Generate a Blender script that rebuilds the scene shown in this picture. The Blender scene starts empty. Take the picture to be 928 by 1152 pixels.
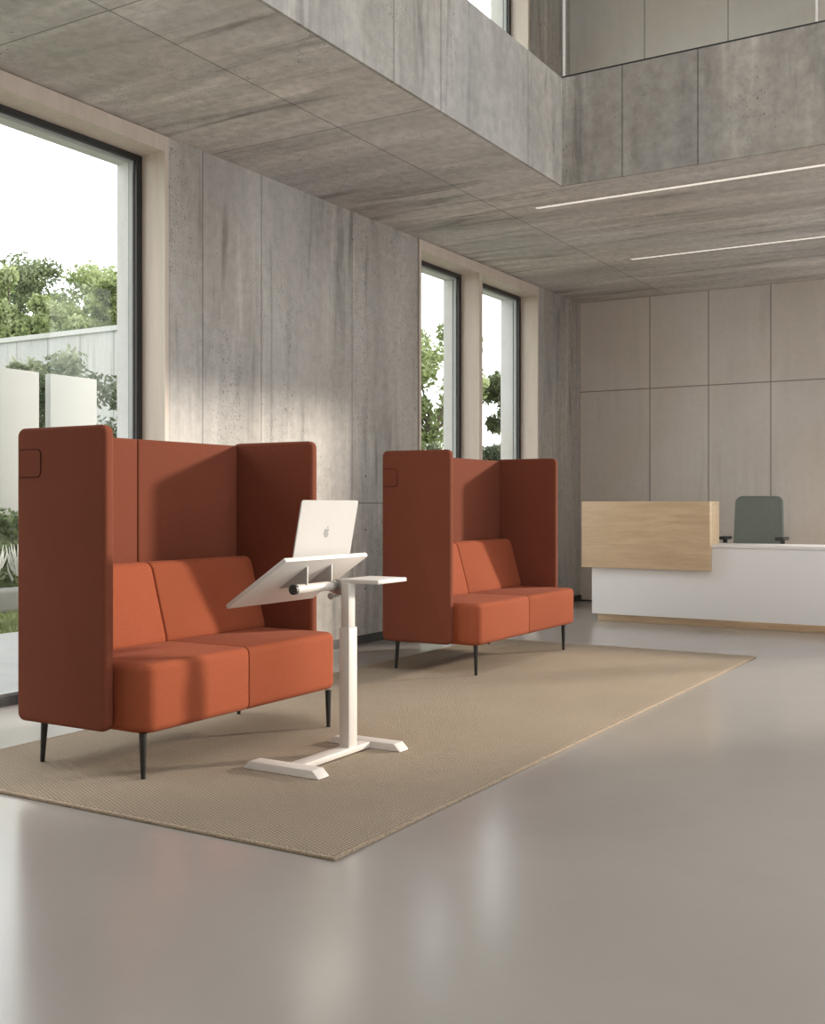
import bpy, bmesh, math, random
from mathutils import Vector, Matrix
C = bpy.context.scene.collection
R = math.radians
rnd = random.Random(7)

# ------------------------------------------------------------------ helpers
def srgb(r, g, b):
    def f(c):
        c /= 255.0
        return c / 12.92 if c <= 0.04045 else ((c + 0.055) / 1.055) ** 2.4
    return (f(r), f(g), f(b), 1.0)

class MB:
    """collects shapes into one mesh"""
    def __init__(s):
        s.bm = bmesh.new()
    def box(s, x0, x1, y0, y1, z0, z1, bevel=0.0, seg=2):
        b = bmesh.new()
        bmesh.ops.create_cube(b, size=1.0)
        for v in b.verts:
            v.co = Vector(((x0 + x1) / 2 + v.co.x * (x1 - x0), (y0 + y1) / 2 + v.co.y * (y1 - y0),
                           (z0 + z1) / 2 + v.co.z * (z1 - z0)))
        if bevel > 0:
            bmesh.ops.bevel(b, geom=b.edges[:], offset=bevel, segments=seg, profile=0.5, affect='EDGES')
        s.merge(b)
        return s
    def merge(s, b, mat=None):
        if mat is not None:
            bmesh.ops.transform(b, matrix=mat, verts=b.verts[:])
        me = bpy.data.meshes.new('tmp')
        b.to_mesh(me); b.free()
        s.bm.from_mesh(me)
        bpy.data.meshes.remove(me)
    def prism(s, poly, axis, a, b, bevel=0.0, seg=2):
        """poly of 2D points extruded along axis from a to b"""
        bm = bmesh.new()
        def P(u, v, w):
            return {'x': (w, u, v), 'y': (u, w, v), 'z': (u, v, w)}[axis]
        lo = [bm.verts.new(P(u, v, a)) for u, v in poly]
        hi = [bm.verts.new(P(u, v, b)) for u, v in poly]
        n = len(poly)
        bm.faces.new(lo); bm.faces.new(hi[::-1])
        for i in range(n):
            bm.faces.new((lo[i], hi[i], hi[(i + 1) % n], lo[(i + 1) % n]))
        bmesh.ops.recalc_face_normals(bm, faces=bm.faces[:])
        if bevel > 0:
            bm.normal_update()
            ed = [e for e in bm.edges if len(e.link_faces) == 2 and e.calc_face_angle(0) > R(25)]
            bmesh.ops.bevel(bm, geom=ed, offset=bevel, segments=seg, profile=0.5, affect='EDGES')
        s.merge(bm)
        return s
    def cyl(s, p0, p1, r0, r1=None, n=20):
        r1 = r0 if r1 is None else r1
        p0 = Vector(p0); p1 = Vector(p1)
        b = bmesh.new()
        d = p1 - p0
        bmesh.ops.create_cone(b, cap_ends=True, segments=n, radius1=r0, radius2=r1, depth=d.length)
        q = Vector((0, 0, 1)).rotation_difference(d.normalized()).to_matrix().to_4x4()
        s.merge(b, Matrix.Translation((p0 + p1) / 2) @ q)
        return s
    def tube(s, pts, r, n=10):
        for a, b in zip(pts[:-1], pts[1:]):
            s.cyl(a, b, r, r, n)
        for p in pts[1:-1]:
            b = bmesh.new()
            bmesh.ops.create_icosphere(b, subdivisions=1, radius=r)
            s.merge(b, Matrix.Translation(p))
        return s
    def build(s, name, mat, parent=None, smooth=True, loc=None):
        me = bpy.data.meshes.new(name)
        bmesh.ops.recalc_face_normals(s.bm, faces=s.bm.faces[:])
        s.bm.to_mesh(me); s.bm.free()
        return link(name, me, mat, parent, smooth)

def link(name, me, mat, parent=None, smooth=True):
    if smooth:
        me.polygons.foreach_set('use_smooth', [True] * len(me.polygons))
        me.set_sharp_from_angle(angle=R(38))
    me.materials.append(mat)
    o = bpy.data.objects.new(name, me)
    C.objects.link(o)
    if parent is not None:
        o.parent = parent
        o.matrix_parent_inverse = world_of(parent).inverted()
    return o

def world_of(o):
    m = Matrix.Translation(o.location) @ o.rotation_euler.to_matrix().to_4x4()
    if o.parent is not None:
        m = world_of(o.parent) @ o.matrix_parent_inverse @ m
    return m

def thing(name, label, cat, loc, group=None):
    o = bpy.data.objects.new(name, None)
    o.empty_display_size = 0.1
    C.objects.link(o)
    o.location = loc
    return tag(o, label, cat, group)

def tag(o, label, cat, group=None):
    o['label'] = label; o['category'] = cat
    if group: o['group'] = group
    return o

def struct(o, label=None, cat=None):
    o['kind'] = 'structure'
    if label: o['label'] = label
    if cat: o['category'] = cat
    return o

# ------------------------------------------------------------------ materials
class NT:
    def __init__(s, name, rough=0.6, spec=0.5, metal=0.0):
        s.m = bpy.data.materials.new(name); s.m.use_nodes = True
        s.t = s.m.node_tree; s.n = s.t.nodes; s.l = s.t.links
        s.b = s.n['Principled BSDF']
        s.b.inputs['Roughness'].default_value = rough
        s.b.inputs['Specular IOR Level'].default_value = spec
        s.b.inputs['Metallic'].default_value = metal
        s._c = None
    def new(s, kind, **kw):
        nd = s.n.new(kind)
        for k, v in kw.items():
            setattr(nd, k, v)
        return nd
    def put(s, sock, v):
        if hasattr(v, 'links') or isinstance(v, bpy.types.NodeSocket):
            s.l.new(v, sock)
        else:
            sock.default_value = v
    def coord(s):
        if s._c is None:
            s._c = s.new('ShaderNodeTexCoord').outputs['Object']
        return s._c
    def math(s, op, a, b=0.0, c=None):
        nd = s.new('ShaderNodeMath', operation=op)
        s.put(nd.inputs[0], a); s.put(nd.inputs[1], b)
        if c is not None: s.put(nd.inputs[2], c)
        return nd.outputs[0]
    def mapping(s, scale, loc=(0, 0, 0), rot=(0, 0, 0)):
        nd = s.new('ShaderNodeMapping')
        s.l.new(s.coord(), nd.inputs[0])
        nd.inputs['Scale'].default_value = scale; nd.inputs['Location'].default_value = loc
        nd.inputs['Rotation'].default_value = rot
        return nd.outputs[0]
    def noise(s, scale=1.0, vec=None, detail=4.0, rough=0.55, dist=0.0):
        nd = s.new('ShaderNodeTexNoise')
        s.l.new(vec if vec is not None else s.coord(), nd.inputs['Vector'])
        nd.inputs['Scale'].default_value = scale; nd.inputs['Detail'].default_value = detail
        nd.inputs['Roughness'].default_value = rough; nd.inputs['Distortion'].default_value = dist
        return nd.outputs['Fac']
    def voronoi(s, scale, vec=None):
        nd = s.new('ShaderNodeTexVoronoi')
        s.l.new(vec if vec is not None else s.coord(), nd.inputs['Vector'])
        nd.inputs['Scale'].default_value = scale
        return nd.outputs['Distance']
    def ramp(s, fac, stops):
        nd = s.new('ShaderNodeValToRGB')
        s.l.new(fac, nd.inputs[0])
        e = nd.color_ramp.elements
        while len(e) < len(stops): e.new(0.5)
        for el, (p, c) in zip(e, stops):
            el.position = p
            el.color = c if len(c) == 4 else (*c, 1)
        return nd.outputs[0]
    def remap(s, v, a, b, lo, hi):
        nd = s.new('ShaderNodeMapRange')
        s.put(nd.inputs[0], v)
        for i, q in enumerate((a, b, lo, hi)): nd.inputs[i + 1].default_value = q
        return nd.outputs[0]
    def mix(s, fac, a, b, mode='MIX'):
        nd = s.new('ShaderNodeMix', data_type='RGBA', blend_type=mode)
        s.put(nd.inputs[0], fac); s.put(nd.inputs[6], a); s.put(nd.inputs[7], b)
        return nd.outputs[2]
    def color(s, v): s.put(s.b.inputs['Base Color'], v)
    def bump(s, h, strength=0.3, dist=0.01):
        nd = s.new('ShaderNodeBump')
        nd.inputs['Strength'].default_value = strength; nd.inputs['Distance'].default_value = dist
        s.l.new(h, nd.inputs['Height']); s.l.new(nd.outputs[0], s.b.inputs['Normal'])

def plain(name, col, rough=0.5, spec=0.5, metal=0.0, var=0.04, scale=8.0):
    k = NT(name, rough, spec, metal)
    n = k.noise(scale, detail=3)
    f = k.remap(n, 0.3, 0.7, 1 - var, 1 + var)
    h = k.new('ShaderNodeHueSaturation')
    h.inputs['Color'].default_value = col
    k.l.new(f, h.inputs['Value'])
    k.color(h.outputs[0])
    return k.m

def concrete(name, base, stretch, seams, rough=0.55, pores=1.0, streak=1.0, width=0.0045):
    """board-marked concrete: soft streaks drawn out along one axis, scattered pores,
    panel joints at given positions: list of (axis, position, limits)"""
    k = NT(name, rough, 0.35)
    c = k.coord()
    sep = k.new('ShaderNodeSeparateXYZ'); k.l.new(c, sep.inputs[0])
    ax = dict(x=sep.outputs[0], y=sep.outputs[1], z=sep.outputs[2])
    # every cast panel has its own tone and its own density of pores
    tone, dens = 0.0, 0.0
    pr = random.Random(len(name) * 13 + len(seams))
    for a, p, lim in seams:
        if lim: continue
        st = k.math('GREATER_THAN', ax[a], p)
        tone = k.math('ADD', tone, k.math('MULTIPLY', st, pr.choice((-1, 1)) * pr.uniform(0.015, 0.04) * streak))
        dens = k.math('ADD', dens, k.math('MULTIPLY', st, pr.choice((-1, 1)) * pr.uniform(0.0, 0.05)))
    sc = {'z': (2.6, 2.6, 0.42), 'x': (0.45, 2.3, 2.3), 'y': (2.3, 0.45, 2.3)}[stretch]
    n1 = k.noise(1.0, k.mapping(sc, (3, 1, 2)), 4, 0.55, 0.5)
    n2 = k.noise(0.7, None, 4, 0.55, 0.3)
    sc2 = {'z': (8.5, 8.5, 0.75), 'x': (0.8, 6.5, 6.5), 'y': (6.5, 0.8, 6.5)}[stretch]
    n3 = k.noise(1.0, k.mapping(sc2, (9, 4, 7)), 5, 0.6, 0.6)
    zone = k.remap(k.noise(0.8, k.mapping((1, 1, 1), (2, 8, 5)), 2, 0.5), 0.42, 0.62, 0.15, 1.0)
    n4 = k.noise(85.0, None, 2, 0.6)
    n5 = k.noise(14.0, None, 5, 0.62)
    v = k.remap(n1, 0.3, 0.7, 1 + 0.12 * streak, 1 - 0.18 * streak)
    v = k.math('MULTIPLY', v, k.remap(n2, 0.3, 0.7, 0.93, 1.06))
    st1 = k.math('MULTIPLY', zone, k.remap(n3, 0.53, 0.68, 0.0, 0.40 * streak))
    st2 = k.math('MULTIPLY', zone, k.remap(n3, 0.32, 0.46, 0.22 * streak, 0.0))
    v = k.math('MULTIPLY', v, k.math('ADD', k.math('SUBTRACT', 1.0, st1), st2))
    v = k.math('MULTIPLY', v, k.remap(n5, 0.3, 0.7, 1 - 0.10 * streak, 1 + 0.10 * streak))
    v = k.math('MULTIPLY', v, k.remap(n4, 0.3, 0.7, 0.965, 1.035))
    v = k.math('MULTIPLY', v, k.math('ADD', 1.0, tone))
    # pores: clumps of small dark holes, drawn out slightly along the casting direction
    ps = {'z': (1, 1, 0.55), 'x': (0.55, 1, 1), 'y': (1, 0.55, 1)}[stretch]
    gate = k.math('ADD', k.noise(1.0, k.mapping(tuple(q * 1.9 for q in ps), (5, 5, 5)), 4, 0.65), dens)
    hole = 0.0
    for scl, off, thr, lo, hi in ((21.0, (0, 0, 0), 0.17, 0.43, 0.62), (46.0, (.3, .7, .1), 0.25, 0.42, 0.60), (95.0, (.6, .2, .5), 0.32, 0.42, 0.60)):
        mp = k.mapping(ps, off)
        vd = k.new('ShaderNodeTexVoronoi'); k.l.new(mp, vd.inputs['Vector']); vd.inputs['Scale'].default_value = scl
        rr = k.new('ShaderNodeSeparateColor'); k.l.new(vd.outputs['Color'], rr.inputs[0])
        size = k.math('MULTIPLY', k.remap(gate, lo, hi, 0.0, thr * pores), k.remap(rr.outputs[0], 0.35, 1.0, 0.0, 1.15))
        hole = k.math('MAXIMUM', hole, k.math('MULTIPLY', k.math('GREATER_THAN', size, 0.02), k.remap(k.math('SUBTRACT', size, vd.outputs['Distance']), -0.02, 0.03, 0.0, 1.0)))
    v = k.math('MULTIPLY', v, k.remap(hole, 0, 1, 1.0, 0.42))
    j = None
    for a, p, lim in seams:
        q = k.math('LESS_THAN', k.math('ABSOLUTE', k.math('SUBTRACT', ax[a], p)), width)
        for (b, lo, hi) in lim:
            q = k.math('MULTIPLY', q, k.math('MULTIPLY', k.math('GREATER_THAN', ax[b], lo), k.math('LESS_THAN', ax[b], hi)))
        j = q if j is None else k.math('MAXIMUM', j, q)
    if j is not None:
        v = k.math('MULTIPLY', v, k.remap(j, 0, 1, 1.0, 0.42))
    warm = k.mix(k.remap(n2, 0.35, 0.65, 0, 1), (base[0] * 1.02, base[1], base[2] * 0.97, 1), (base[0] * 0.98, base[1], base[2] * 1.03, 1))
    mul = k.new('ShaderNodeVectorMath', operation='SCALE')
    k.l.new(warm, mul.inputs[0]); k.l.new(v, mul.inputs['Scale'])
    k.color(mul.outputs[0])
    h = k.math('SUBTRACT', k.math('MULTIPLY', n4, 0.15), hole)
    if j is not None: h = k.math('SUBTRACT', h, k.math('MULTIPLY', j, 1.5))
    k.bump(h, 0.35, 0.004)
    return k.m

def wood(name, light, dark, axis='x', rough=0.45, scale=1.0):
    k = NT(name, rough, 0.4)
    sc = {'x': (0.9, 9, 9), 'z': (9, 9, 0.9), 'y': (9, 0.9, 9)}[axis]
    n = k.noise(scale, k.mapping(sc), 6, 0.6, 1.2)
    n2 = k.noise(scale * 7, k.mapping(sc), 3, 0.6, 0.2)
    f = k.math('ADD', k.math('MULTIPLY', n, 0.75), k.math('MULTIPLY', n2, 0.25))
    k.color(k.ramp(f, [(0.3, dark), (0.5, [(a + b) / 2 for a, b in zip(light, dark)]), (0.66, light)]))
    k.bump(n2, 0.06, 0.002)
    return k.m

def fabric(name, col, rough=0.92, var=0.2, scale=330.0):
    k = NT(name, rough, 0.12)
    wv = k.noise(scale, None, 2, 0.7)
    ml = k.noise(2.2, None, 3, 0.5)
    v = k.math('MULTIPLY', k.remap(wv, 0.3, 0.7, 1 - var, 1 + var), k.remap(ml, 0.3, 0.7, 0.96, 1.05))
    mul = k.new('ShaderNodeVectorMath', operation='SCALE')
    mul.inputs[0].default_value = col[:3]; k.l.new(v, mul.inputs['Scale'])
    k.color(mul.outputs[0])
    k.bump(wv, 0.35, 0.0015)
    k.b.inputs['Sheen Weight'].default_value = 0.02
    k.b.inputs['Sheen Roughness'].default_value = 0.4
    return k.m

CONC = (0.475, 0.45, 0.415)
M = {}
M['wall'] = concrete('formwork_concrete_wall', CONC, 'z',
    [('y', 5.35, []), ('y', 5.944, []), ('y', 7.05, []), ('y', 8.045, []), ('y', 5.034, []),
     ('z', 1.1, [('y', 7.05, 8.05)])], pores=0.78, streak=1.15)
M['ceil'] = concrete('formwork_concrete_ceiling', (0.51, 0.485, 0.455), 'x',
    [('x', 1.0, []), ('y', 5.43, []), ('y', 7.27, [('x', -1, 1.67)]), ('y', 9.1, [('x', -1, 1.02)]), ('y', 3.6, []), ('y', 1.8, [])], pores=0.85, streak=1.5)
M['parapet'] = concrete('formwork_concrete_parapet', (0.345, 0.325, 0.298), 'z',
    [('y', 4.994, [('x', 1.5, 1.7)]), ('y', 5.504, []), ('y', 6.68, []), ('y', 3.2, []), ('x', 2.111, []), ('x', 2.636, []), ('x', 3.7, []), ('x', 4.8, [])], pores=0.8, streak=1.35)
M['parapet_shade'] = concrete('pitted_concrete_parapet', (0.30, 0.28, 0.252), 'z',
    [('x', 2.111, []), ('x', 2.636, []), ('x', 3.45, [])], pores=0.85, streak=1.7)  # parapet concrete with a darker base colour for the side facing away from light
M['panel'] = concrete('smooth_grey_panel', (0.66, 0.605, 0.555), 'z',
    [('x', 0.81, [('z', 0, 3.4)]), ('x', 1.452, [('z', 0, 3.4)]), ('x', 2.096, [('z', 0, 3.4)]), ('x', 2.72, [('z', 0, 3.4)]), ('z', 2.35, []),
     ('x', 0.854, [('z', 3.4, 8)]), ('x', 1.739, [('z', 3.4, 8)]), ('x', 2.62, [('z', 3.4, 8)])], pores=0.0, streak=0.22, width=0.006)
M['facade'] = concrete('pale_facade_render', (0.60, 0.585, 0.56), 'z', [], pores=0.3, streak=0.3)
M['garden_wall'] = concrete('pale_garden_wall', (0.37, 0.37, 0.36), 'z', [('x', -20 + 0.85 * i, []) for i in range(16)], pores=0.0, streak=0.6, width=0.009)
M['slab'] = plain('white_render_slab', (0.33, 0.328, 0.315, 1), 0.8, 0.2, var=0.02, scale=3)
M['cap'] = plain('grey_coping', (0.42, 0.42, 0.41, 1), 0.7, 0.3)
M['lining'] = wood('pale_wood_lining', (0.66, 0.575, 0.495), (0.565, 0.48, 0.405), 'z', 0.5, 1.3)
M['black'] = plain('black_window_metal', (0.022, 0.022, 0.021, 1), 0.4, 0.5, 0.0)
M['legblack'] = plain('black_satin_leg', (0.012, 0.011, 0.010, 1), 0.38, 0.5)
M['gasket'] = plain('grey_spacer', (0.35, 0.36, 0.35, 1), 0.4, 0.5)
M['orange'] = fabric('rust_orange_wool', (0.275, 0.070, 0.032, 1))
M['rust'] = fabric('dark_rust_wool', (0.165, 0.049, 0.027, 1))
M['seam'] = fabric('dark_rust_piping', (0.07, 0.02, 0.012, 1))
M['greyfab'] = fabric('grey_green_melange', (0.19, 0.215, 0.195, 1), var=0.35, scale=260)
M['plastic'] = plain('black_plastic', (0.03, 0.031, 0.03, 1), 0.45)
M['white'] = plain('white_powder_coat', (0.62, 0.58, 0.535, 1), 0.42, 0.4, var=0.015)
M['whitetop'] = plain('white_laminate', (0.68, 0.65, 0.615, 1), 0.4, 0.4, var=0.015)
M['steel'] = plain('brushed_steel', (0.55, 0.54, 0.52, 1), 0.3, 0.5, 1.0)
M['greymetal'] = plain('grey_cast_metal', (0.42, 0.41, 0.39, 1), 0.4, 0.5, 0.6)
M['alu'] = plain('silver_aluminium', (0.50, 0.485, 0.465, 1), 0.42, 0.4, 0.1, var=0.01)
M['logo'] = plain('dark_grey_emblem', (0.20, 0.195, 0.19, 1), 0.3, 0.5, 0.0)
M['screen'] = plain('dark_screen_glass', (0.01, 0.01, 0.012, 1), 0.1)
M['keys'] = plain('black_keys', (0.015, 0.015, 0.016, 1), 0.5)
M['deskwhite'] = plain('white_matt_lacquer', (0.90, 0.89, 0.88, 1), 0.35, 0.4, var=0.01, scale=2)
M['oak'] = wood('light_oak_veneer', (0.80, 0.62, 0.41), (0.62, 0.44, 0.27), 'x', 0.45, 1.6)
M['base'] = plain('black_skirting', (0.02, 0.019, 0.018, 1), 0.5)

# polished floor
k = NT('polished_concrete_floor', 0.3, 0.75)
n1 = k.noise(0.7, None, 5, 0.55, 0.5); n2 = k.noise(9, None, 4, 0.6)
col = k.ramp(k.math('ADD', k.math('MULTIPLY', n1, .8), k.math('MULTIPLY', n2, .2)), [(0.34, (0.335, 0.31, 0.285)), (0.66, (0.37, 0.343, 0.316))])
k.color(col)
k.put(k.b.inputs['Roughness'], k.remap(n1, 0.3, 0.7, 0.17, 0.22))
M['floor'] = k.m

# rug: fine rows of ribs broken up by loop noise
k = NT('ribbed_sisal_rug', 0.95, 0.08)
sep = k.new('ShaderNodeSeparateXYZ'); k.l.new(k.coord(), sep.inputs[0])
row = k.math('SINE', k.math('MULTIPLY', sep.outputs[0], 2 * math.pi / 0.0135))
colr = k.math('SINE', k.math('ADD', k.math('MULTIPLY', sep.outputs[1], 2 * math.pi / 0.016), k.math('MULTIPLY', k.math('FLOOR', k.math('DIVIDE', sep.outputs[0], 0.0135)), 2.6)))
lp = k.math('MULTIPLY', k.math('ADD', row, 1.0), k.math('ADD', k.math('MULTIPLY', colr, 0.35), 0.65))
fl = k.noise(160, None, 3, 0.7)
lg = k.noise(1.2, None, 3, 0.5)
v = k.math('MULTIPLY', k.remap(lp, 0.0, 2.0, 0.50, 1.22), k.math('MULTIPLY', k.remap(fl, 0.3, 0.7, 0.82, 1.16), k.remap(lg, 0.3, 0.7, 0.94, 1.06)))
mul = k.new('ShaderNodeVectorMath', operation='SCALE')
mul.inputs[0].default_value = (0.45, 0.365, 0.275); k.l.new(v, mul.inputs['Scale'])
k.color(mul.outputs[0])
k.bump(k.math('ADD', lp, fl), 0.6, 0.004)
M['rug'] = k.m
M['rugedge'] = fabric('woven_rug_binding', (0.34, 0.27, 0.20, 1), var=0.3, scale=120)

# glass: clear pane with a fresnel reflection
def glass(name, tint=(0.97, 0.985, 0.98, 1), refl=1.0):
    m = bpy.data.materials.new(name); m.use_nodes = True
    t = m.node_tree; t.nodes.clear()
    o = t.nodes.new('ShaderNodeOutputMaterial'); mx = t.nodes.new('ShaderNodeMixShader')
    tr = t.nodes.new('ShaderNodeBsdfTransparent'); tr.inputs[0].default_value = tint
    gl = t.nodes.new('ShaderNodeBsdfGlossy'); gl.inputs['Roughness'].default_value = 0.01
    lw = t.nodes.new('ShaderNodeLayerWeight'); lw.inputs[0].default_value = 0.5
    pw = t.nodes.new('ShaderNodeMath'); pw.operation = 'POWER'; pw.inputs[1].default_value = 5.0
    ma = t.nodes.new('ShaderNodeMath'); ma.operation = 'MULTIPLY_ADD'; ma.inputs[1].default_value = 0.9 * refl; ma.inputs[2].default_value = 0.04 * refl
    t.links.new(lw.outputs['Facing'], pw.inputs[0]); t.links.new(pw.outputs[0], ma.inputs[0]); t.links.new(ma.outputs[0], mx.inputs[0])
    t.links.new(tr.outputs[0], mx.inputs[1]); t.links.new(gl.outputs[0], mx.inputs[2])
    t.links.new(mx.outputs[0], o.inputs[0])
    return m
M['glass'] = glass('clear_window_glass', refl=0.5)

def emit(name, col, s):
    m = bpy.data.materials.new(name); m.use_nodes = True
    b = m.node_tree.nodes['Principled BSDF']
    b.inputs['Base Color'].default_value = col
    b.inputs['Emission Color'].default_value = col
    b.inputs['Emission Strength'].default_value = s
    return m
M['led'] = emit('warm_led_diffuser', (0.95, 0.90, 0.82, 1), 0.55)

def leaves(name, a, b, c, sc=1.1):
    k = NT(name, 0.7, 0.2)
    n = k.noise(sc, None, 3, 0.6); n2 = k.noise(9, None, 2)
    k.color(k.ramp(k.math('ADD', k.math('MULTIPLY', n, .6), k.math('MULTIPLY', n2, .4)), [(0.36, a), (0.5, b), (0.62, c)]))
    tr = k.new('ShaderNodeBsdfTranslucent')
    k.l.new(k.b.inputs['Base Color'].links[0].from_socket, tr.inputs[0])
    mx = k.new('ShaderNodeMixShader'); mx.inputs[0].default_value = 0.4
    out = k.n['Material Output']
    k.l.new(k.b.outputs[0], mx.inputs[1]); k.l.new(tr.outputs[0], mx.inputs[2]); k.l.new(mx.outputs[0], out.inputs[0])
    return k.m
M['leaf_light'] = leaves('pale_green_leaves', (0.11, 0.145, 0.05), (0.27, 0.33, 0.14), (0.50, 0.54, 0.34))
M['leaf_dark'] = leaves('mid_green_leaves', (0.06, 0.08, 0.035), (0.13, 0.165, 0.08), (0.28, 0.32, 0.19))
M['leaf_grey'] = leaves('grey_green_leaves', (0.08, 0.10, 0.06), (0.17, 0.20, 0.13), (0.30, 0.33, 0.23))
M['grassblade'] = leaves('grass_blades', (0.08, 0.10, 0.035), (0.15, 0.18, 0.075), (0.24, 0.26, 0.14), 6)
M['plume'] = plain('creamy_white_plume', (0.55, 0.54, 0.51, 1), 0.9, 0.1, var=0.1, scale=30)
M['bark'] = plain('grey_bark', (0.13, 0.105, 0.085, 1), 0.9, 0.1, var=0.25, scale=14)
M['paving'] = concrete('pale_terrace_paving', (0.25, 0.25, 0.247), 'x', [], pores=0.6, streak=0.3)
M['stone'] = plain('grey_garden_stone', (0.13, 0.13, 0.123, 1), 0.8, 0.2, var=0.12, scale=5)
M['earth'] = plain('lawn_ground', (0.22, 0.25, 0.13, 1), 0.95, 0.1, var=0.25, scale=2)

# ------------------------------------------------------------------ room shell
HC = 3.35            # lower ceiling
YB = 11.63           # back wall
XS = 3.52            # right end of the gallery slab, cut short unseen to let sun past
XV, YV, ZP = 1.663, 7.244, 4.113   # edge of the double-height void, parapet top

struct(MB().box(-0.2, 8.8, -3.4, 15, -0.2, 0.0).build('floor', M['floor'], smooth=False), 'glossy pale grey polished concrete floor', 'floor')

w = MB()
T0 = -0.2
for y0, y1, z0, z1 in ((-3.2, 1.0, 0, HC), (5.03, 8.05, 0, HC), (10.483, YB + .2, 0, HC),
                       (1.0, 5.03, 3.345, HC), (8.05, 10.483, 3.345, HC),
                       (-3.2, YB + .2, HC, 3.9), (-3.2, 7.4, 3.9, 7.0), (10.25, YB + .2, 3.9, 7.0), (7.4, 10.25, 6.7, 7.0)):
    w.box(T0, 0, y0, y1, z0, z1)
wl = struct(w.build('wall_left', M['wall'], smooth=False), 'grey board-marked concrete wall with tall windows', 'wall')
for z in (1.312, 0.89, 0.429):
    MB().cyl((-0.004, 7.236, z), (0.0015, 7.236, z), 0.008, 0.008, 16).build('tie_hole', M['base'], wl)

w = MB()
for y0, y1, z0, z1 in ((-3.2, 1.0, 0, 7), (5.03, 8.05, 0, 3.9), (10.483, YB + .2, 0, 3.9), (1.0, 5.03, 3.243, 3.9), (8.05, 10.483, 3.243, 3.9), (9.25, 9.37, 0, 3.243),
                       (1.0, 7.4, 3.9, 7.0), (10.25, YB + .2, 3.9, 7.0), (7.4, 10.25, 6.7, 7.0)):
    w.box(-0.43, T0 - 0.001, y0, y1, z0, z1)
struct(w.build('wall_facade', M['facade'], smooth=False), 'pale outer facade with deep window reveals', 'wall')

struct(MB().box(0, XS, YB, YB + .2, 0, HC).build('wall_back', M['panel'], smooth=False), 'smooth grey panelled wall behind the reception desk', 'wall')
struct(MB().box(0, 3.3, YB - .3, YB - .1, HC + .45, 7.0).build('wall_gallery', M['panel'], smooth=False), 'panelled wall of the upper gallery', 'wall')
struct(MB().box(0, XV - .02, -3.2, YV + .02, HC, 3.85).box(0, XS - .02, YV + .02, YB + .2, HC, 3.85).build('ceiling', M['ceil'], smooth=False), 'grey concrete soffit of the gallery slab', 'ceiling')
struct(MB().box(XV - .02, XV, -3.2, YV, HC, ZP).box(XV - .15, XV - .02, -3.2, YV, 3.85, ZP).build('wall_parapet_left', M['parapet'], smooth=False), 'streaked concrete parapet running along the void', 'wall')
struct(MB().box(XV - .02, XS, YV, YV + .02, HC, ZP).box(XV - .15, XS, YV + .02, YV + .15, 3.85, ZP).box(XS - .02, XS, YV + .02, YB, HC, 3.85).box(XS - .15, XS, YV + .15, YB - .1, 3.85, ZP).build('wall_parapet_back', M['parapet_shade'], smooth=False), 'pitted concrete parapet across the void, shade mixed into its colour', 'wall')
struct(MB().box(-0.43, 2.0, -3.2, YB + .2, 7.0, 7.2).box(2.0, 8.7, 6.9, YB + .2, 7.0, 7.2).box(2.0, 8.7, -3.2, 1.5, 7.0, 7.2).box(6.8, 8.7, 1.5, 6.9, 7.0, 7.2).build('ceiling_upper', M['ceil'], smooth=False), 'high concrete roof over the void', 'ceiling')
struct(MB().box(-0.43, 8.7, -3.4, -3.2, 0, 7.0).build('wall_front', M['wall'], smooth=False), 'concrete wall behind the camera', 'wall')
w = MB()
RY0, RY1 = 0.0, 6.2
for y0, y1, z0, z1 in ((-3.2, RY0, 0, 7), (RY1, YB + .2, 0, 7), (RY0, RY1, 3.2, 4.1), (RY0, RY1, 6.7, 7.0)):
    w.box(8.5, 8.7, y0, y1, z0, z1)
struct(w.build('wall_right', M['wall'], smooth=False), 'concrete wall on the open side of the lobby', 'wall')

# black skirting on the left, dark shadow strip at the back
s = MB()
for y0, y1 in ((5.07, 8.01), (10.52, YB)):
    s.box(0.0, 0.012, y0, y1, 0.0, 0.068)
struct(s.build('baseboard_left', M['base'], smooth=False), 'black recessed skirting along the concrete wall', 'skirting')
struct(MB().box(0.012, XS, YB - .006, YB, 0.0, 0.012).build('shadow_line_back', M['base'], smooth=False), 'thin dark shadow line at the foot of the back wall', 'skirting')  # black strip stands in for the shade along the wall foot

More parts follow.
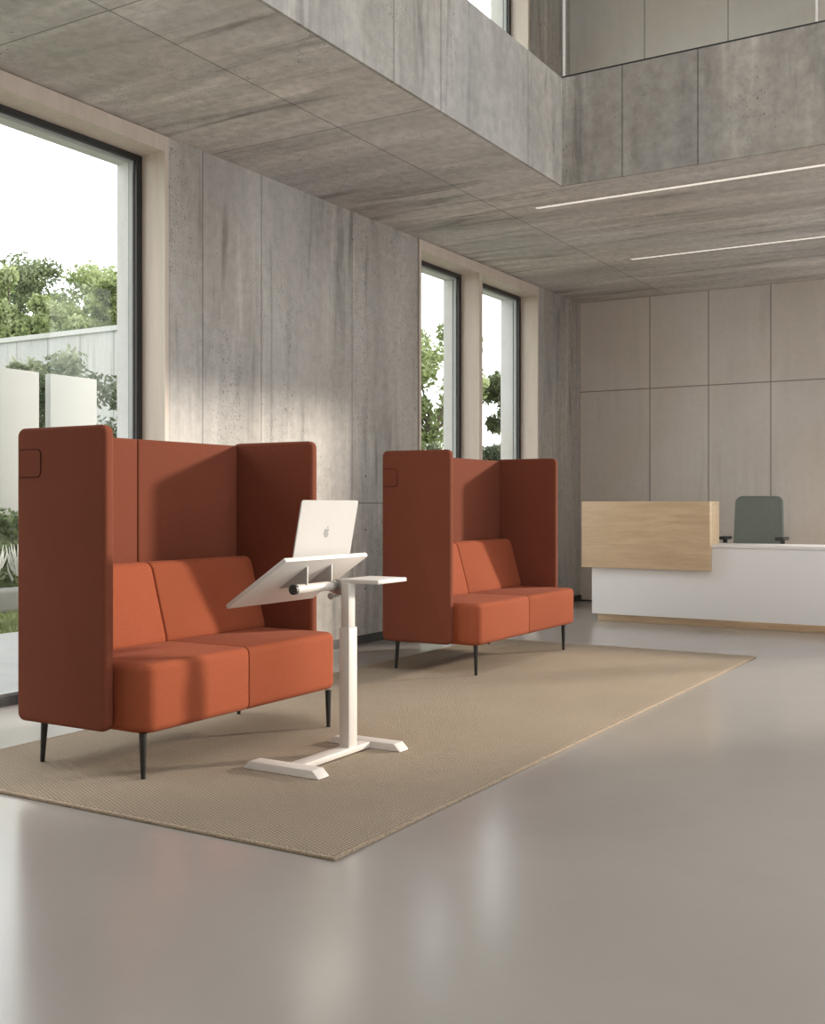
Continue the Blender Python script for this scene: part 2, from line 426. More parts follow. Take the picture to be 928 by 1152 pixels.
def window(n, y0, y1, z0, z1, label, sill=True):
    """lined opening in the left wall: pale wood lining, black frame, clear pane"""
    root = bpy.data.objects.new('window_%d' % n, None); C.objects.link(root)
    root.location = (0, (y0 + y1) / 2, z0)
    struct(root, label, 'window')
    t = 0.032; fx0, fx1 = -0.25, -0.18; L = 0.095
    lin = MB()
    lin.box(fx1, 0.012, y0, y0 + t, z0, z1); lin.box(fx1, 0.012, y1 - t, y1, z0, z1)
    lin.box(fx1, 0.012, y0 + t, y1 - t, z1 - L, z1)
    lin.build('lining', M['lining'], root, smooth=False)
    f = 0.062
    fr = MB()
    a0, a1, b0, b1 = y0 + t - .015, y1 - t + .015, z0, z1 - L + .012
    fr.box(fx0, fx1, a0, a0 + f, b0, b1); fr.box(fx0, fx1, a1 - f, a1, b0, b1)
    fr.box(fx0, fx1, a0 + f, a1 - f, b1 - .048, b1); fr.box(fx0, fx1, a0 + f, a1 - f, b0, b0 + f - .01)
    fr.build('frame', M['black'], root, smooth=False)
    g = 0.012
    sp = MB(); c0, c1, d0, d1 = a0 + f, a1 - f, b0 + f - .01, b1 - .048
    sp.box(-0.235, -0.205, c0, c0 + g, d0, d1); sp.box(-0.235, -0.205, c1 - g, c1, d0, d1)
    sp.box(-0.235, -0.205, c0 + g, c1 - g, d1 - g, d1); sp.box(-0.235, -0.205, c0 + g, c1 - g, d0, d0 + g)
    sp.build('glazing_spacer', M['gasket'], root, smooth=False)
    MB().box(-0.223, -0.217, c0 + g, c1 - g, d0 + g, d1 - g).build('pane', M['glass'], root, smooth=False)
    return root
window(1, 1.0, 5.03, 0, 3.345, 'large window beside the nearer sofa, garden slabs outside')
window(2, 8.05, 9.18, 0, 3.345, 'left of the two tall narrow windows')
window(3, 9.18, 10.483, 0, 3.345, 'right of the two tall narrow windows')
window(4, 7.4, 10.25, 3.9, 6.7, 'upper gallery window above the parapet')

# unseen glazed openings on the right, shaped to let sun and daylight fill in
def glazing(n, horizontal, fixed, a0, a1, z0, z1, divs, label):
    root = bpy.data.objects.new('window_%d' % n, None); C.objects.link(root)
    root.location = ((a0 + a1) / 2, fixed, z0) if horizontal else (fixed, (a0 + a1) / 2, z0)
    struct(root, label, 'window')
    f = MB(); w = 0.07
    def bx(p0, p1, q0, q1):
        if horizontal: f.box(p0, p1, fixed - .05, fixed + .05, q0, q1)
        else: f.box(fixed - .05, fixed + .05, p0, p1, q0, q1)
    for i in range(divs + 1):
        p = a0 + w / 2 + (a1 - a0 - w) * i / divs
        bx(p - w / 2, p + w / 2, z0, z1)
    for q in (z0, z1 - w): bx(a0, a1, q, q + w)
    f.build('frame', M['black'], root, smooth=False)
struct(MB().box(XS, 8.7, YB, YB + .2, 5.5, 7.0).build('wall_sun_block', M['wall'], smooth=False), 'unseen concrete wall above the entrance glazing, added to block sun', 'wall')  # added out of view to keep the sun off the left parapet
glazing(5, True, YB + .1, XS, 8.5, 0, 5.5, 2, 'tall glazed entrance side to the right of the back wall')
glazing(6, False, 8.6, RY0, RY1, 0, 3.2, 5, 'unseen glazed side of the lobby, added for daylight fill')
glazing(7, False, 8.6, RY0, RY1, 4.1, 6.7, 5, 'unseen upper glazing above the void, added for daylight fill')
# unseen roof opening over the void, added for overhead fill light
root = bpy.data.objects.new('window_8', None); C.objects.link(root); root.location = (4.4, 4.2, 7.1)
struct(root, 'unseen skylight over the void, added for fill light', 'window')
f = MB()
for y in (1.5, 3.28, 5.06, 6.84): f.box(2.0, 6.8, y, y + .06, 7.0, 7.15)
for x in (2.0, 6.74): f.box(x, x + .06, 1.5, 6.9, 7.0, 7.15)
f.build('frame', M['black'], root, smooth=False)

# ceiling light lines
for (x0, x1, y, lab) in ((1.259, XS - .05, 7.68, 'long slim recessed light line nearer the void edge'),
                         (1.273, XS - .05, 9.745, 'long slim recessed light line nearer the back wall')):
    o = thing('ceiling_light', lab, 'light', ((x0 + x1) / 2, y, HC), 'recessed light lines in the concrete ceiling')
    h = MB()
    h.box(x0, x1, y - .03, y - .024, HC - .006, HC); h.box(x0, x1, y + .024, y + .03, HC - .006, HC)
    h.box(x0, x0 + .006, y - .024, y + .024, HC - .006, HC); h.box(x1 - .006, x1, y - .024, y + .024, HC - .006, HC)
    h.build('trim_frame', M['whitetop'], o, smooth=False)
    MB().box(x0 + .006, x1 - .006, y - .024, y + .024, HC - .004, HC).build('diffuser', M['led'], o, smooth=False)

# glass balustrade on the back parapet
o = thing('glass_balustrade', 'clear glass balustrade with slim white posts on the back parapet', 'balustrade', (2.6, YV + .06, ZP))
MB().box(XV, XS, YV + .0, YV + .05, ZP, ZP + .012).build('base_rail', M['base'], o, smooth=False)
xs = [XV + 0.006, 3.386]
for x in xs:
    MB().box(x - .007, x + .007, YV + .015, YV + .035, ZP + .012, 5.15).build('post', M['whitetop'], o, smooth=False)
for a, b in zip(xs[:-1], xs[1:]):
    MB().box(a + .008, b - .008, YV + .02, YV + .03, ZP + .012, 5.14).build('glass_pane', M['glass'], o, smooth=False)

# ------------------------------------------------------------------ rug
RX0, RX1, RYA, RYB = 0.70, 2.837, 2.773, 7.98
o = thing('area_rug', 'large ribbed beige sisal rug under both orange sofas', 'rug', ((RX0 + RX1) / 2, (RYA + RYB) / 2, 0))
MB().box(RX0 + .02, RX1 - .02, RYA + .02, RYB - .02, 0.0, 0.012, 0.003).build('pile', M['rug'], o)
e = MB()
e.box(RX0, RX0 + .02, RYA, RYB, 0, .012, .004); e.box(RX1 - .02, RX1, RYA, RYB, 0, .012, .004)
e.box(RX0 + .02, RX1 - .02, RYA, RYA + .02, 0, .012, .004); e.box(RX0 + .02, RX1 - .02, RYB - .02, RYB, 0, .012, .004)
e.build('binding', M['rugedge'], o)
ZR = 0.012

# ------------------------------------------------------------------ high-back sofas
def soft_block(x0, x1, y0, y1, z0, z1, corner=None, seam=None, r=0.032, rc=0.07):
    """upholstered block; corner = y of the rounded vertical front edge, seam = y of the flat sewn face"""
    bm = bmesh.new()
    bmesh.ops.create_cube(bm, size=1.0)
    for v in bm.verts:
        v.co = Vector(((x0 + x1) / 2 + v.co.x * (x1 - x0), (y0 + y1) / 2 + v.co.y * (y1 - y0), (z0 + z1) / 2 + v.co.z * (z1 - z0)))
    if corner is not None:
        ed = [e for e in bm.edges if all(abs(v.co.x - x1) < 1e-5 and abs(v.co.y - corner) < 1e-5 for v in e.verts)]
        bmesh.ops.bevel(bm, geom=ed, offset=rc, segments=8, profile=0.5, affect='EDGES')
    bm.normal_update()
    def sharp(): return [e for e in bm.edges if len(e.link_faces) == 2 and e.calc_face_angle(0) > R(40)]
    on = lambda e: seam is not None and all(abs(v.co.y - seam) < 1e-4 for v in e.verts)
    bmesh.ops.bevel(bm, geom=[e for e in sharp() if not on(e)], offset=r, segments=5, profile=0.5, affect='EDGES')
    bm.normal_update()
    if seam is not None:
        ed = [e for e in bm.edges if on(e) and len(e.link_faces) == 2 and e.calc_face_angle(0) > R(30)]
        bmesh.ops.bevel(bm, geom=ed, offset=0.007, segments=3, profile=0.5, affect='EDGES')
    return bm

def rounded_rect(u0, u1, v0, v1, r, n=5, corners=(1, 1, 1, 1)):
    pts = []
    for (cu, cv, a0, on) in ((u1 - r, v1 - r, 0, corners[0]), (u0 + r, v1 - r, 90, corners[1]), (u0 + r, v0 + r, 180, corners[2]), (u1 - r, v0 + r, 270, corners[3])):
        if on:
            for i in range(n + 1):
                a = R(a0 + 90 * i / n)
                pts.append((cu + r * math.cos(a), cv + r * math.sin(a)))
        else:
            pts.append((u1 if a0 in (0, 270) else u0, v1 if a0 in (0, 90) else v0))
    return pts

def sofa(label, y0, y1, xb, xf, xseat, ztop, zb, ymid, bmid, legs, name='high_back_sofa', tabw=0.148):
    root = thing(name, label, 'sofa', ((xb + xseat) / 2, (y0 + y1) / 2, ZR), 'orange high-back sofas on the rug')
    F = M['orange']; t = 0.052
    # side panels
    for yy in (y0, y1 - t):
        p = MB().prism(rounded_rect(xb, xf, zb, ztop, 0.036, 6), 'y', yy, yy + t, 0.016, 4)
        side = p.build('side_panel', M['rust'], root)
        if yy == y0:
            u0, u1, v0, v1 = xb + .018, xb + tabw, 1.208, 1.322
            tb = MB().prism(rounded_rect(u0, u1, v0, v1, 0.022, 5, (1, 0, 0, 1)), 'y', y0 - .0025, y0 + .006)
            tab = tb.build('fabric_tab', M['rust'], side)
            pts = rounded_rect(u0, u1, v0, v1, 0.022, 5, (1, 0, 0, 1))
            k0 = [q for q in pts]
            MB().tube([(u, y0 - .002, v) for u, v in ([(u0, v0)] + k0[7:] + k0[:6] + [(u0, v1)])], 0.0021, 6).build('piping', M['seam'], side)
    # back panels (two, meeting at a sewn joint)
    xi = xb + 0.04
    for a, b, sm in ((y0 + t + .001, bmid - .0005, bmid - .0005), (bmid + .0005, y1 - t - .001, bmid + .0005)):
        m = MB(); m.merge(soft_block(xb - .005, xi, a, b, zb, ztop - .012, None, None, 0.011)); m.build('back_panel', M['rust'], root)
    # seat cushions
    zs = 0.466
    for a, b, c, sm in ((y0 + t + .002, ymid - .0005, y0 + t + .002, ymid - .0005), (ymid + .0005, y1 - t - .002, y1 - t - .002, ymid + .0005)):
        m = MB(); m.merge(soft_block(xi + .001, xseat, a, b, zb - .003, zs, c, sm)); m.build('seat_cushion', F, root)
    # wedge-shaped backrest cushions
    prof = [(xi + .002, zs - .004), (xi + .19, zs - .004), (xi + .185, zs + .03), (xi + .10, zs + .33), (xi + .085, zs + .352), (xi + .06, zs + .36), (xi + .002, zs + .36)]
    for a, b in ((y0 + t + .003, ymid - .035), (ymid - .034, y1 - t - .003)):
        MB().prism(prof, 'y', a, b, 0.012, 3).build('back_cushion', F, root)
    # tapered black legs
    for (x, y) in legs:
        sx = 0.014 if x < xb + .3 else -0.002
        MB().cyl((x, y, ZR + .0012), (x + sx, y, zb - .001), 0.0095, 0.0155, 16).build('leg', M['legblack'], root)
    return root

sofa('nearer orange high-back two-seat sofa, behind the white laptop table', 3.10, 4.526, 0.985, 1.503, 1.668, 1.412, 0.192, 3.785, 3.757,
     [(1.055, 3.175), (1.632, 3.178), (1.672, 4.38), (1.085, 4.41)])
sofa('farther orange high-back two-seat sofa, near the reception desk and narrow windows', 6.06, 7.755, 0.905, 1.413, 1.583, 1.44, 0.205, 6.872, 6.80,
     [(0.95, 6.164), (1.54, 6.170), (1.535, 7.57), (0.90, 7.60)], tabw=0.12)

# ------------------------------------------------------------------ laptop table
tb = thing('laptop_table', 'white height-adjustable laptop table with tilted top and H-shaped base', 'table', (2.06, 3.9, ZR))
W = M['white']
def foot(x0, x1, y, ww):
    z1 = ZR + .033
    prof = [(x0, ZR + .004), (x0 + .03, z1), (x1 - .03, z1), (x1, ZR + .004), (x1, ZR), (x0, ZR)]
    b = bmesh.new()
    return MB().prism(prof, 'y', y - ww / 2, y + ww / 2, 0.003, 2)
foot(1.855, 2.235, 3.555, 0.075).build('foot', W, tb)
foot(1.875, 2.255, 4.13, 0.075).build('foot', W, tb)
MB().box(2.035, 2.105, 3.593, 4.092, ZR + .006, ZR + .031, .003).build('base_bar', W, tb)
MB().box(2.042, 2.094, 3.938, 4.002, ZR + .030, 0.56, .003).build('column', W, tb)
MB().box(2.048, 2.088, 3.945, 3.995, 0.56, 0.752, .003).build('inner_column', W, tb)
MB().box(2.035, 2.232, 3.957, 4.192, 0.752, 0.770, .004).build('side_shelf', M['whitetop'], tb)
# tilted top
ux, uz = 0.832, 0.555           # up the slope
nx, nz = -0.555, 0.832          # normal
PX, PZ, PL, PT = 1.735, 0.655, 0.372, 0.020
def S(a, b):  # along slope, above underside
    return (PX + ux * a + nx * b, PZ + uz * a + nz * b)
ply = (3.56, 4.165)
MB().prism([S(0, 0), S(PL, 0), S(PL, PT), S(0, PT)], 'y', ply[0], ply[1], 0.004, 2).build('tilting_top', M['whitetop'], tb)
MB().prism([S(0.012, PT), S(0.026, PT), S(0.026, PT + .012), S(0.012, PT + .012)], 'y', 3.68, 4.05, 0.003, 2).build('stop_ledge', M['whitetop'], tb)
# tilt tube and its brackets
tx, tz = 1.985, 0.738
tube = MB().cyl((tx, 3.70, tz), (tx, 3.955, tz), 0.0205, None, 28).build('tilt_tube', W, tb)
MB().cyl((tx, 3.683, tz), (tx, 3.7005, tz), 0.0215, None, 28).build('end_cap', M['plastic'], tube)
MB().cyl((tx, 3.9555, tz), (tx, 3.976, tz), 0.026, None, 24).build('clamp_collar', M['greymetal'], tb)
for y in (3.765, 3.942):
    a0, a1 = 0.14, 0.32
    MB().prism([S(a0, 0), S(a1, 0), (tx + .016, tz + .012), (tx - .002, tz + .019), (tx - .018, tz + .008)], 'y', y - .003, y + .003).build('bracket', M['greymetal'], tb)
jn = MB().prism([(tx - .02, tz - .03), (tx + .05, tz - .045), (2.046, tz - .06), (2.046, tz + .025), (tx + .01, tz + .03), (tx - .02, tz + .018)], 'y', 3.9765, 4.0, 0.005, 2).build('joint', M['greymetal'], tb)
MB().cyl((tx + .025, 3.925, tz - .042), (tx + .025, 3.9765, tz - .042), 0.008, None, 14).cyl((tx + .025, 3.918, tz - .042), (tx + .025, 3.933, tz - .042), 0.015, 0.013, 18).build('locking_knob', M['greymetal'], jn)

# ------------------------------------------------------------------ laptop
hx, hz = S(0.275, PT + .001)
lp = thing('laptop', 'open silver laptop on the tilted table top, lid back showing an apple emblem', 'laptop', (hx, 3.885, hz))
LY0, LY1 = 3.705, 4.128
def S2(a, b): return S(a, PT + .001 + b)
bs = MB().prism([S2(0.035, 0), S2(0.277, 0), S2(0.277, 0.009), S2(0.035, 0.009)], 'y', LY0, LY1, 0.003, 2).build('base', M['alu'], lp)
MB().prism([S2(0.15, 0.0088), S2(0.262, 0.0088), S2(0.262, 0.0098), S2(0.15, 0.0098)], 'y', LY0 + .03, LY1 - .03).build('keyboard', M['keys'], bs)
MB().prism([S2(0.05, 0.0088), S2(0.135, 0.0088), S2(0.135, 0.0094), S2(0.05, 0.0094)], 'y', 3.845, 3.99).build('trackpad', M['greymetal'], bs)
# lid leans back a little towards the camera
l0 = Vector((hx + .004, 0, hz + .006)); ld = Vector((0.047, 0, 0.240)).normalized(); ln = Vector((ld.z, 0, -ld.x))
LH = 0.287; LT = 0.006
bm = MB()
pts = rounded_rect(LY0, LY1, 0.0, LH, 0.012, 5)
b = bmesh.new()
lo = [b.verts.new(l0 + ld * v + Vector((0, u, 0))) for u, v in pts]
hi = [b.verts.new(l0 + ld * v + Vector((0, u, 0)) + ln * LT) for u, v in pts]
b.faces.new(lo); b.faces.new(hi)
for i in range(len(pts)):
    b.faces.new((lo[i], hi[i], hi[(i + 1) % len(pts)], lo[(i + 1) % len(pts)]))
bmesh.ops.recalc_face_normals(b, faces=b.faces[:])
ed = [e for e in b.edges if e.calc_face_angle(0) > R(60)]
bmesh.ops.bevel(b, geom=ed, offset=0.0015, segments=2, affect='EDGES')
bm.merge(b)
lid = bm.build('lid', M['alu'], lp)
b = bmesh.new()
f1 = [l0 + ld * v + Vector((0, u, 0)) - ln * 0.0004 for u, v in rounded_rect(LY0 + .006, LY1 - .006, 0.012, LH - .006, 0.008, 4)]
f2 = [p + ln * 0.001 for p in f1]
lo = [b.verts.new(p) for p in f1]; hi = [b.verts.new(p) for p in f2]
b.faces.new(lo); b.faces.new(hi)
for i in range(len(lo)): b.faces.new((lo[i], hi[i], hi[(i + 1) % len(lo)], lo[(i + 1) % len(lo)]))
m_ = MB(); m_.merge(b); m_.build('screen', M['screen'], lid, smooth=False)
# emblem
body = [(0, .60), (.10, .635), (.22, .665), (.33, .635), (.40, .56), (.32, .49), (.275, .39), (.275, .28), (.32, .17), (.43, .09), (.38, -.05), (.28, -.20), (.18, -.265), (.08, -.25),
        (0, -.225), (-.08, -.25), (-.18, -.265), (-.28, -.20), (-.40, 0), (-.46, .2), (-.45, .40), (-.37, .56), (-.25, .655), (-.12, .64)]
leaf = [(.00, .70), (.02, .82), (.09, .92), (.20, .98), (.20, .86), (.13, .75)]
sc = 0.042; cu = (LY0 + LY1) / 2; cv = LH * .50 - .3 * sc + .003
m_ = MB()
for poly in (body, leaf):
    b = bmesh.new()
    base = [l0 + ld * (cv + v * sc) + Vector((0, cu + u * sc, 0)) + ln * LT for u, v in poly]
    lo = [b.verts.new(p - ln * .0003) for p in base]; hi = [b.verts.new(p + ln * .0005) for p in base]
    b.faces.new(lo); b.faces.new(hi)
    for i in range(len(lo)): b.faces.new((lo[i], hi[i], hi[(i + 1) % len(lo)], lo[(i + 1) % len(lo)]))
    m_.merge(b)
m_.build('emblem', M['logo'], lid, smooth=False)

# ------------------------------------------------------------------ reception desk
dk = thing('reception_desk', 'white reception desk with oak counter box and oak plinth', 'desk', (2.5, 10.0, 0))
MB().box(0.90, 4.3, 9.72, 9.78, 0.068, 0.70, .003).box(0.90, 0.94, 9.78, 10.20, 0.068, 0.70, .003).box(4.26, 4.3, 9.78, 10.20, 0.068, 0.70, .003).build('body', M['deskwhite'], dk)
MB().box(0.895, 4.305, 9.715, 10.225, 0.702, 0.732, .003).build('desktop', M['deskwhite'], dk)
MB().box(0.93, 4.27, 9.79, 10.18, 0.0, 0.067, .002).build('plinth', M['oak'], dk)
ct = MB()
ct.box(0.825, 2.03, 9.655, 9.713, 0.502, 1.115, .002)
ct.box(0.825, 0.855, 9.7135, 9.95, 0.502, 1.115, .002)
ct.box(0.855, 2.03, 9.7135, 9.95, 1.085, 1.115, .002)
ct.box(2.00, 2.03, 9.7135, 9.95, 0.733, 1.085, .002)
ct.build('counter_box', M['oak'], dk)

# ------------------------------------------------------------------ office chair
cxx, cyy = 2.20, 10.72
ch = thing('office_chair', 'grey-green upholstered office chair with black armrests behind the desk', 'chair', (cxx, cyy - .2, 0))
def rnd_top(hb, ht, z0, z1, r, n=8):
    pts = [(-hb, z0), (hb, z0)]
    for sx, a0 in ((1, 0), (-1, 90)):
        for i in range(n + 1):
            a = R(a0 + 90 * i / n)
            pts.append((sx * (ht - r) + r * math.cos(a), z1 - r + r * math.sin(a)))
    return pts
b = bmesh.new()
N = 12
outl = rnd_top(0.243, 0.222, 0.47, 1.168, 0.065)
def curve(x, z): return cyy + 0.05 * (z - 0.8) - 0.03 * (x / 0.24) ** 2
fr_ = [b.verts.new((cxx + x, curve(x, z) - 0.03, z)) for x, z in outl]
bk_ = [b.verts.new((cxx + x, curve(x, z) + 0.03, z)) for x, z in outl]
b.faces.new(fr_); b.faces.new(bk_)
for i in range(len(outl)): b.faces.new((fr_[i], bk_[i], bk_[(i + 1) % len(outl)], fr_[(i + 1) % len(outl)]))
bmesh.ops.recalc_face_normals(b, faces=b.faces[:]); b.normal_update()
bmesh.ops.bevel(b, geom=[e for e in b.edges if e.calc_face_angle(0) > R(40)], offset=0.02, segments=4, profile=0.5, affect='EDGES')
m_ = MB(); m_.merge(b); m_.build('backrest', M['greyfab'], ch)
m_ = MB(); m_.merge(soft_block(cxx - .24, cxx + .24, cyy - .47, cyy - .01, 0.435, 0.505, None, None, 0.028)); m_.build('seat', M['greyfab'], ch)
MB().box(cxx - .03, cxx + .03, cyy + .075, cyy + .105, 0.40, 0.72, .006).box(cxx - .03, cxx + .03, cyy - .25, cyy + .10, 0.385, 0.42, .006).build('back_support', M['plastic'], ch)
for s in (-1, 1):
    x = cxx + s * 0.265
    a = MB().box(x - .018, x + .018, cyy - .24, cyy - .20, 0.42, 0.755, .006).box(min(x, x - s * .13), max(x, x - s * .13), cyy - .25, cyy - .19, 0.405, 0.43, .004)
    arm = a.build('armrest', M['plastic'], ch)
    m_ = MB(); m_.merge(soft_block(x - .042, x + .042, cyy - .37, cyy - .12, 0.756, 0.786, None, None, 0.013)); m_.build('arm_pad', M['plastic'], arm)
MB().cyl((cxx, cyy - .24, 0.09), (cxx, cyy - .24, 0.25), 0.028).cyl((cxx, cyy - .24, 0.25), (cxx, cyy - .24, 0.385), 0.018).build('gas_lift', M['plastic'], ch)
for i in range(5):
    a = R(18 + 72 * i); dx, dy = math.cos(a), math.sin(a)
    hub = Vector((cxx, cyy - .24, 0.095)); tip = Vector((cxx + dx * .29, cyy - .24 + dy * .29, 0.078))
    lg = MB().cyl(hub, tip, 0.024, 0.016, 12).build('base_leg', M['plastic'], ch)
    p = tip + Vector((0, 0, -0.048)); s_ = Vector((-dy, dx, 0)) * 0.02
    MB().cyl(p - s_, p + s_, 0.030, None, 18).cyl(tip, p, 0.008, None, 8).build('caster', M['plastic'], lg)

# ------------------------------------------------------------------ garden
struct(MB().box(-30, -0.43, -12, 34, -0.30, -0.06).box(-3.05, -0.43, -12, 14, -0.06, -0.02).build('ground', M['earth'], smooth=False), 'garden ground outside the windows', 'ground')
struct(MB().box(-3.05, -0.2, -6, 13, -0.019, -0.012).build('floor_terrace', M['paving'], smooth=False), 'pale paved terrace outside the large window', 'ground')
struct(MB().box(-30, -6.6, 14.0, 14.25, -0.06, 4.15).build('wall_garden', M['garden_wall'], smooth=False), 'long pale boarded garden wall', 'wall')
struct(MB().box(-30, -6.55, 13.96, 14.29, 4.15, 4.24).build('trim_1', M['cap'], smooth=False), 'grey coping on the garden wall', 'coping')

for y0, y1, lab in ((8.57, 9.14, 'white freestanding garden slab, left one of the pair'), (9.315, 10.061, 'white freestanding garden slab, right one of the pair')):
    o = thing('garden_slab', lab, 'slab', (-6.05, (y0 + y1) / 2, -.06))
    MB().box(-6.1, -6.0, y0, y1, 0.0, 2.69, .006).build('panel', M['slab'], o)
    MB().box(-6.13, -5.97, y0 + .02, y1 - .02, -0.06, 0.0, .004).build('footing', M['stone'], o)

m_ = MB(); m_.merge(soft_block(-5.03, -4.78, 3.2, 9.6, -0.06, 0.20, None, None, 0.05))
tag(m_.build('stone_kerb', M['stone']), 'low rounded grey stone kerb in front of the flower bed', 'kerb')

def leaf_mesh(clusters, n, size, spread, flat=0.6):
    vs, fs = [], []
    tot = sum(c[1] for c in clusters)
    for c, r in clusters:
        for _ in range(int(n * r / tot)):
            d = Vector((rnd.gauss(0, 1), rnd.gauss(0, 1), rnd.gauss(0, 1) * .8))
            d = d.normalized() * r * (rnd.random() ** 0.45) * spread
            p = Vector(c) + d
            a = Vector((rnd.uniform(-1, 1), rnd.uniform(-1, 1), rnd.uniform(-1, 1))).normalized()
            b_ = a.cross(Vector((rnd.uniform(-1, 1), rnd.uniform(-1, 1), rnd.uniform(-1, 1)))).normalized()
            s = size * rnd.uniform(0.6, 1.3)
            i = len(vs)
            vs += [p - a * s, p + b_ * s * .45, p + a * s, p - b_ * s * .45]
            fs.append((i, i + 1, i + 2, i + 3))
    me = bpy.data.meshes.new('foliage')
    me.from_pydata([tuple(v) for v in vs], [], fs)
    return me

def tree(name, cat, label, x, y, zc0, zc1, rad, n, mat, size=0.11, ncl=16, group=None, trunk=0.10, gap=0.32):
    root = thing(name, label, cat, (x, y, -.06), group)
    cl = []
    zm = (zc0 + zc1) / 2; hz_ = (zc1 - zc0) / 2
    for i in range(ncl):
        for _ in range(50):
            d = Vector((rnd.uniform(-1, 1), rnd.uniform(-1, 1), rnd.uniform(-1, 1)))
            if 0.25 < d.length < 1: break
        r = rad * gap * rnd.uniform(0.7, 1.25)
        cl.append(((x + d.x * (rad - r * .6), y + d.y * (rad - r * .6), zm + d.z * (hz_ - min(r, hz_) * .6)), min(r, hz_ * .8)))
    link('foliage', leaf_mesh(cl, n, size, 1.0), mat, root, smooth=False)
    t = MB()
    fork = Vector((x, y, zc0 + hz_ * .25))
    t.cyl((x, y, -.06), fork, trunk, trunk * .6, 10)
    for c, r in cl[:9]:
        t.cyl(fork, Vector(c), trunk * .34, trunk * .08, 6)
    t.build('trunk', M['bark'], root)
    return root

TG = 'trees beyond the garden wall'
for i, (x, y, z0, z1, r, mt) in enumerate((
        (-14.73, 15.8, 3.7, 6.1, 1.15, 'leaf_light'), (-16.6, 20.3, 4.3, 7.3, 1.7, 'leaf_light'), (-13.0, 17.6, 3.9, 6.35, 1.3, 'leaf_light'),
        (-20.3, 18.0, 4.4, 7.2, 1.1, 'leaf_light'), (-22.8, 22.5, 4.9, 8.7, 2.0, 'leaf_dark'), (-19.3, 24.6, 5.0, 8.3, 1.9, 'leaf_light'))):
    lab = ['pale green tree nearest the garden wall, at the left edge of the large window', 'pale green tree rising over the middle of the garden wall', 'mid green tree beside the window reveal, just behind the garden wall',
           'pale green tree farthest left behind the garden wall', 'tall mid green tree far behind the garden wall, left', 'tall pale green tree far behind the garden wall, right'][i]
    tree('broadleaf_tree', 'tree', lab, x, y, z0, z1, r, 11000, M[mt], 0.085, 26, TG, 0.12, 0.26)
tree('broadleaf_tree', 'tree', 'loose light green tree seen through the left narrow window', -7.2, 20.8, 2.2, 5.2, 1.5, 11000, M['leaf_light'], 0.075, 34, None, 0.09, 0.24)
tree('broadleaf_tree', 'tree', 'rounded grey-green tree seen through the right narrow window', -5.7, 21.9, 2.5, 4.15, 0.85, 7000, M['leaf_dark'], 0.07, 24, None, 0.07, 0.32)
for x, y, zt, r, mt, lab in ((-7.3, 10.2, 3.25, 0.72, 'leaf_grey', 'leafy shrub showing between the two white garden slabs'), (-8.0, 11.85, 4.0, 1.05, 'leaf_grey', 'taller leafy shrub behind and right of the white garden slabs'),
                             (-4.25, 15.6, 2.25, 0.55, 'leaf_grey', 'low shrub below the tree in the left narrow window'), (-4.25, 17.9, 2.42, 0.6, 'leaf_grey', 'low shrub below the tree in the right narrow window')):
    tree('garden_shrub', 'shrub', lab, x, y, 0.0, zt, r, 7500, M[mt], 0.055, 30, None, 0.03, 0.30)
# clipped hedge in front of the slabs
cl = [((-5.74 + rnd.uniform(-.03, .03), 5.5 + 0.16 * i, 0.25 + 0.31 * j + rnd.uniform(-.05, .05)), 0.17) for i in range(27) for j in range(3)]
hd = thing('hedge', 'clipped dark green hedge in front of the white slabs', 'hedge', (-5.74, 7.6, -.06))
link('foliage', leaf_mesh(cl, 9000, 0.05, 1.0), M['leaf_dark'], hd, smooth=False)
for i in range(9): MB().cyl((-5.74, 5.6 + .5 * i, -.06), (-5.74, 5.6 + .5 * i, .8), .015, .008, 6).build('stem', M['bark'], hd)
# white feathery grasses
for i in range(9):
    x = -5.28 + rnd.uniform(-.01, .01); y = 5.6 + 0.45 * i
    g = thing('plume_plant', 'white-plumed ornamental grass plant behind the stone kerb', 'plant', (x, y, -.06), 'plumed grasses in the bed')
    blades, fs = [], []
    pl = MB()
    for j in range(70):
        a = rnd.uniform(0, 2 * math.pi); q = rnd.uniform(.02, .105); h = rnd.uniform(.3, .55)
        p = Vector((x + .04 * math.cos(a), y + .04 * math.sin(a), -.06)); tp = p + Vector((q * math.cos(a), q * math.sin(a), h))
        sd = Vector((-math.sin(a), math.cos(a), 0)) * .006
        k0 = len(blades); blades += [tuple(p - sd), tuple(p + sd), tuple(tp)]; fs.append((k0, k0 + 1, k0 + 2))
        if j < 34:
            pl.cyl(tp, tp + Vector((q * .5 * math.cos(a), q * .5 * math.sin(a), .10)), .014, .010, 6)
            pl.cyl(tp + Vector((q * .5 * math.cos(a), q * .5 * math.sin(a), .10)), tp + Vector((q * .7 * math.cos(a), q * .7 * math.sin(a), .20)), .010, .002, 6)
    me = bpy.data.meshes.new('blades'); me.from_pydata(blades, [], fs); link('blades', me, M['grassblade'], g, smooth=False)
    pl.build('plumes', M['plume'], g)
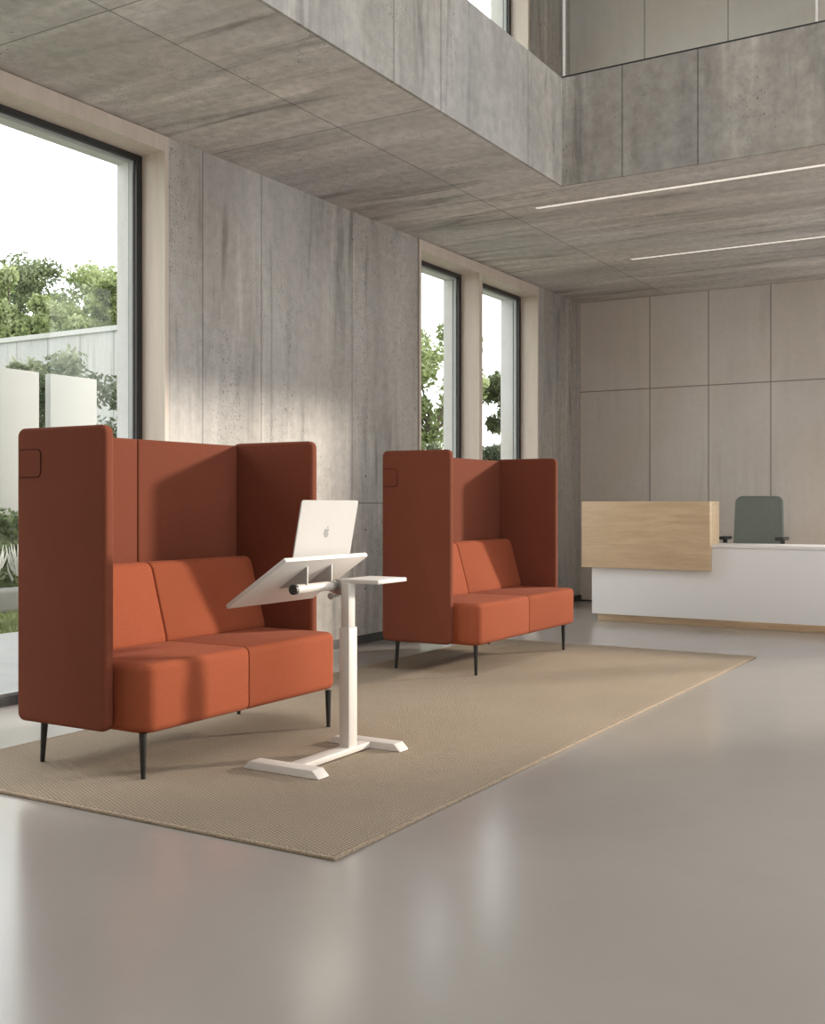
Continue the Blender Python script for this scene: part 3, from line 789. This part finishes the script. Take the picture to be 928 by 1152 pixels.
# lawn strip
vs, fs = [], []
for i in range(9000):
    x = rnd.uniform(-4.74, -3.06); y = rnd.uniform(4.2, 9.2); h = rnd.uniform(.03, .08); a = rnd.uniform(0, 6.28)
    sd = Vector((math.cos(a), math.sin(a), 0)) * .008; p = Vector((x, y, -.06)); k0 = len(vs)
    vs += [tuple(p - sd), tuple(p + sd), tuple(p + Vector((rnd.uniform(-.02, .02), rnd.uniform(-.02, .02), h)))]; fs.append((k0, k0 + 1, k0 + 2))
me = bpy.data.meshes.new('lawn_grass'); me.from_pydata(vs, [], fs)
o = link('lawn_grass', me, M['grassblade'], None, smooth=False)
o['kind'] = 'stuff'; tag(o, 'strip of green lawn between the terrace and the stone kerb', 'grass')

# ------------------------------------------------------------------ light
wd = bpy.data.worlds.new('sky'); bpy.context.scene.world = wd; wd.use_nodes = True
t = wd.node_tree; bg = t.nodes['Background']
tc = t.nodes.new('ShaderNodeTexCoord'); ns = t.nodes.new('ShaderNodeTexNoise'); ns.inputs['Scale'].default_value = 2.2; ns.inputs['Detail'].default_value = 6
rp = t.nodes.new('ShaderNodeValToRGB')
rp.color_ramp.elements[0].position = .35; rp.color_ramp.elements[0].color = (0.95, 0.975, 1.0, 1)
rp.color_ramp.elements[1].position = .6; rp.color_ramp.elements[1].color = (1.0, 0.99, 0.965, 1)
t.links.new(tc.outputs['Generated'], ns.inputs['Vector']); t.links.new(ns.outputs['Fac'], rp.inputs[0]); t.links.new(rp.outputs[0], bg.inputs['Color'])
bg.inputs['Strength'].default_value = 3.0

sd = bpy.data.lights.new('sun', 'SUN'); sd.energy = 4.8; sd.angle = R(4.0); sd.color = (1.0, 0.89, 0.76)
so = bpy.data.objects.new('sun', sd); C.objects.link(so)
to_sun = Vector((0.60, 0.80, 0.275))
so.rotation_euler = to_sun.to_track_quat('Z', 'Y').to_euler()
so.location = (12, 20, 9)

# ------------------------------------------------------------------ camera
cd = bpy.data.cameras.new('camera'); cam = bpy.data.objects.new('camera', cd); C.objects.link(cam)
cam.location = (4.78, 0.0, 1.1); cam.rotation_euler = (R(90), 0, R(31))
cd.sensor_fit = 'VERTICAL'; cd.sensor_height = 36.0; cd.lens = 36.0 * 1240 / 1152
cd.shift_y = -(576 - 566) / 1152.0
cd.clip_start = 0.05; cd.clip_end = 200
sc = bpy.context.scene; sc.camera = cam
vs_ = sc.view_settings
sc.display_settings.display_device = 'sRGB'
vs_.view_transform = 'Standard'; vs_.look = 'None'; vs_.gamma = 1.0; vs_.use_curve_mapping = False
vs_.exposure = 0.0
sc.cycles.use_denoising = True
sc.cycles.max_bounces = 10; sc.cycles.diffuse_bounces = 6; sc.cycles.transparent_max_bounces = 16
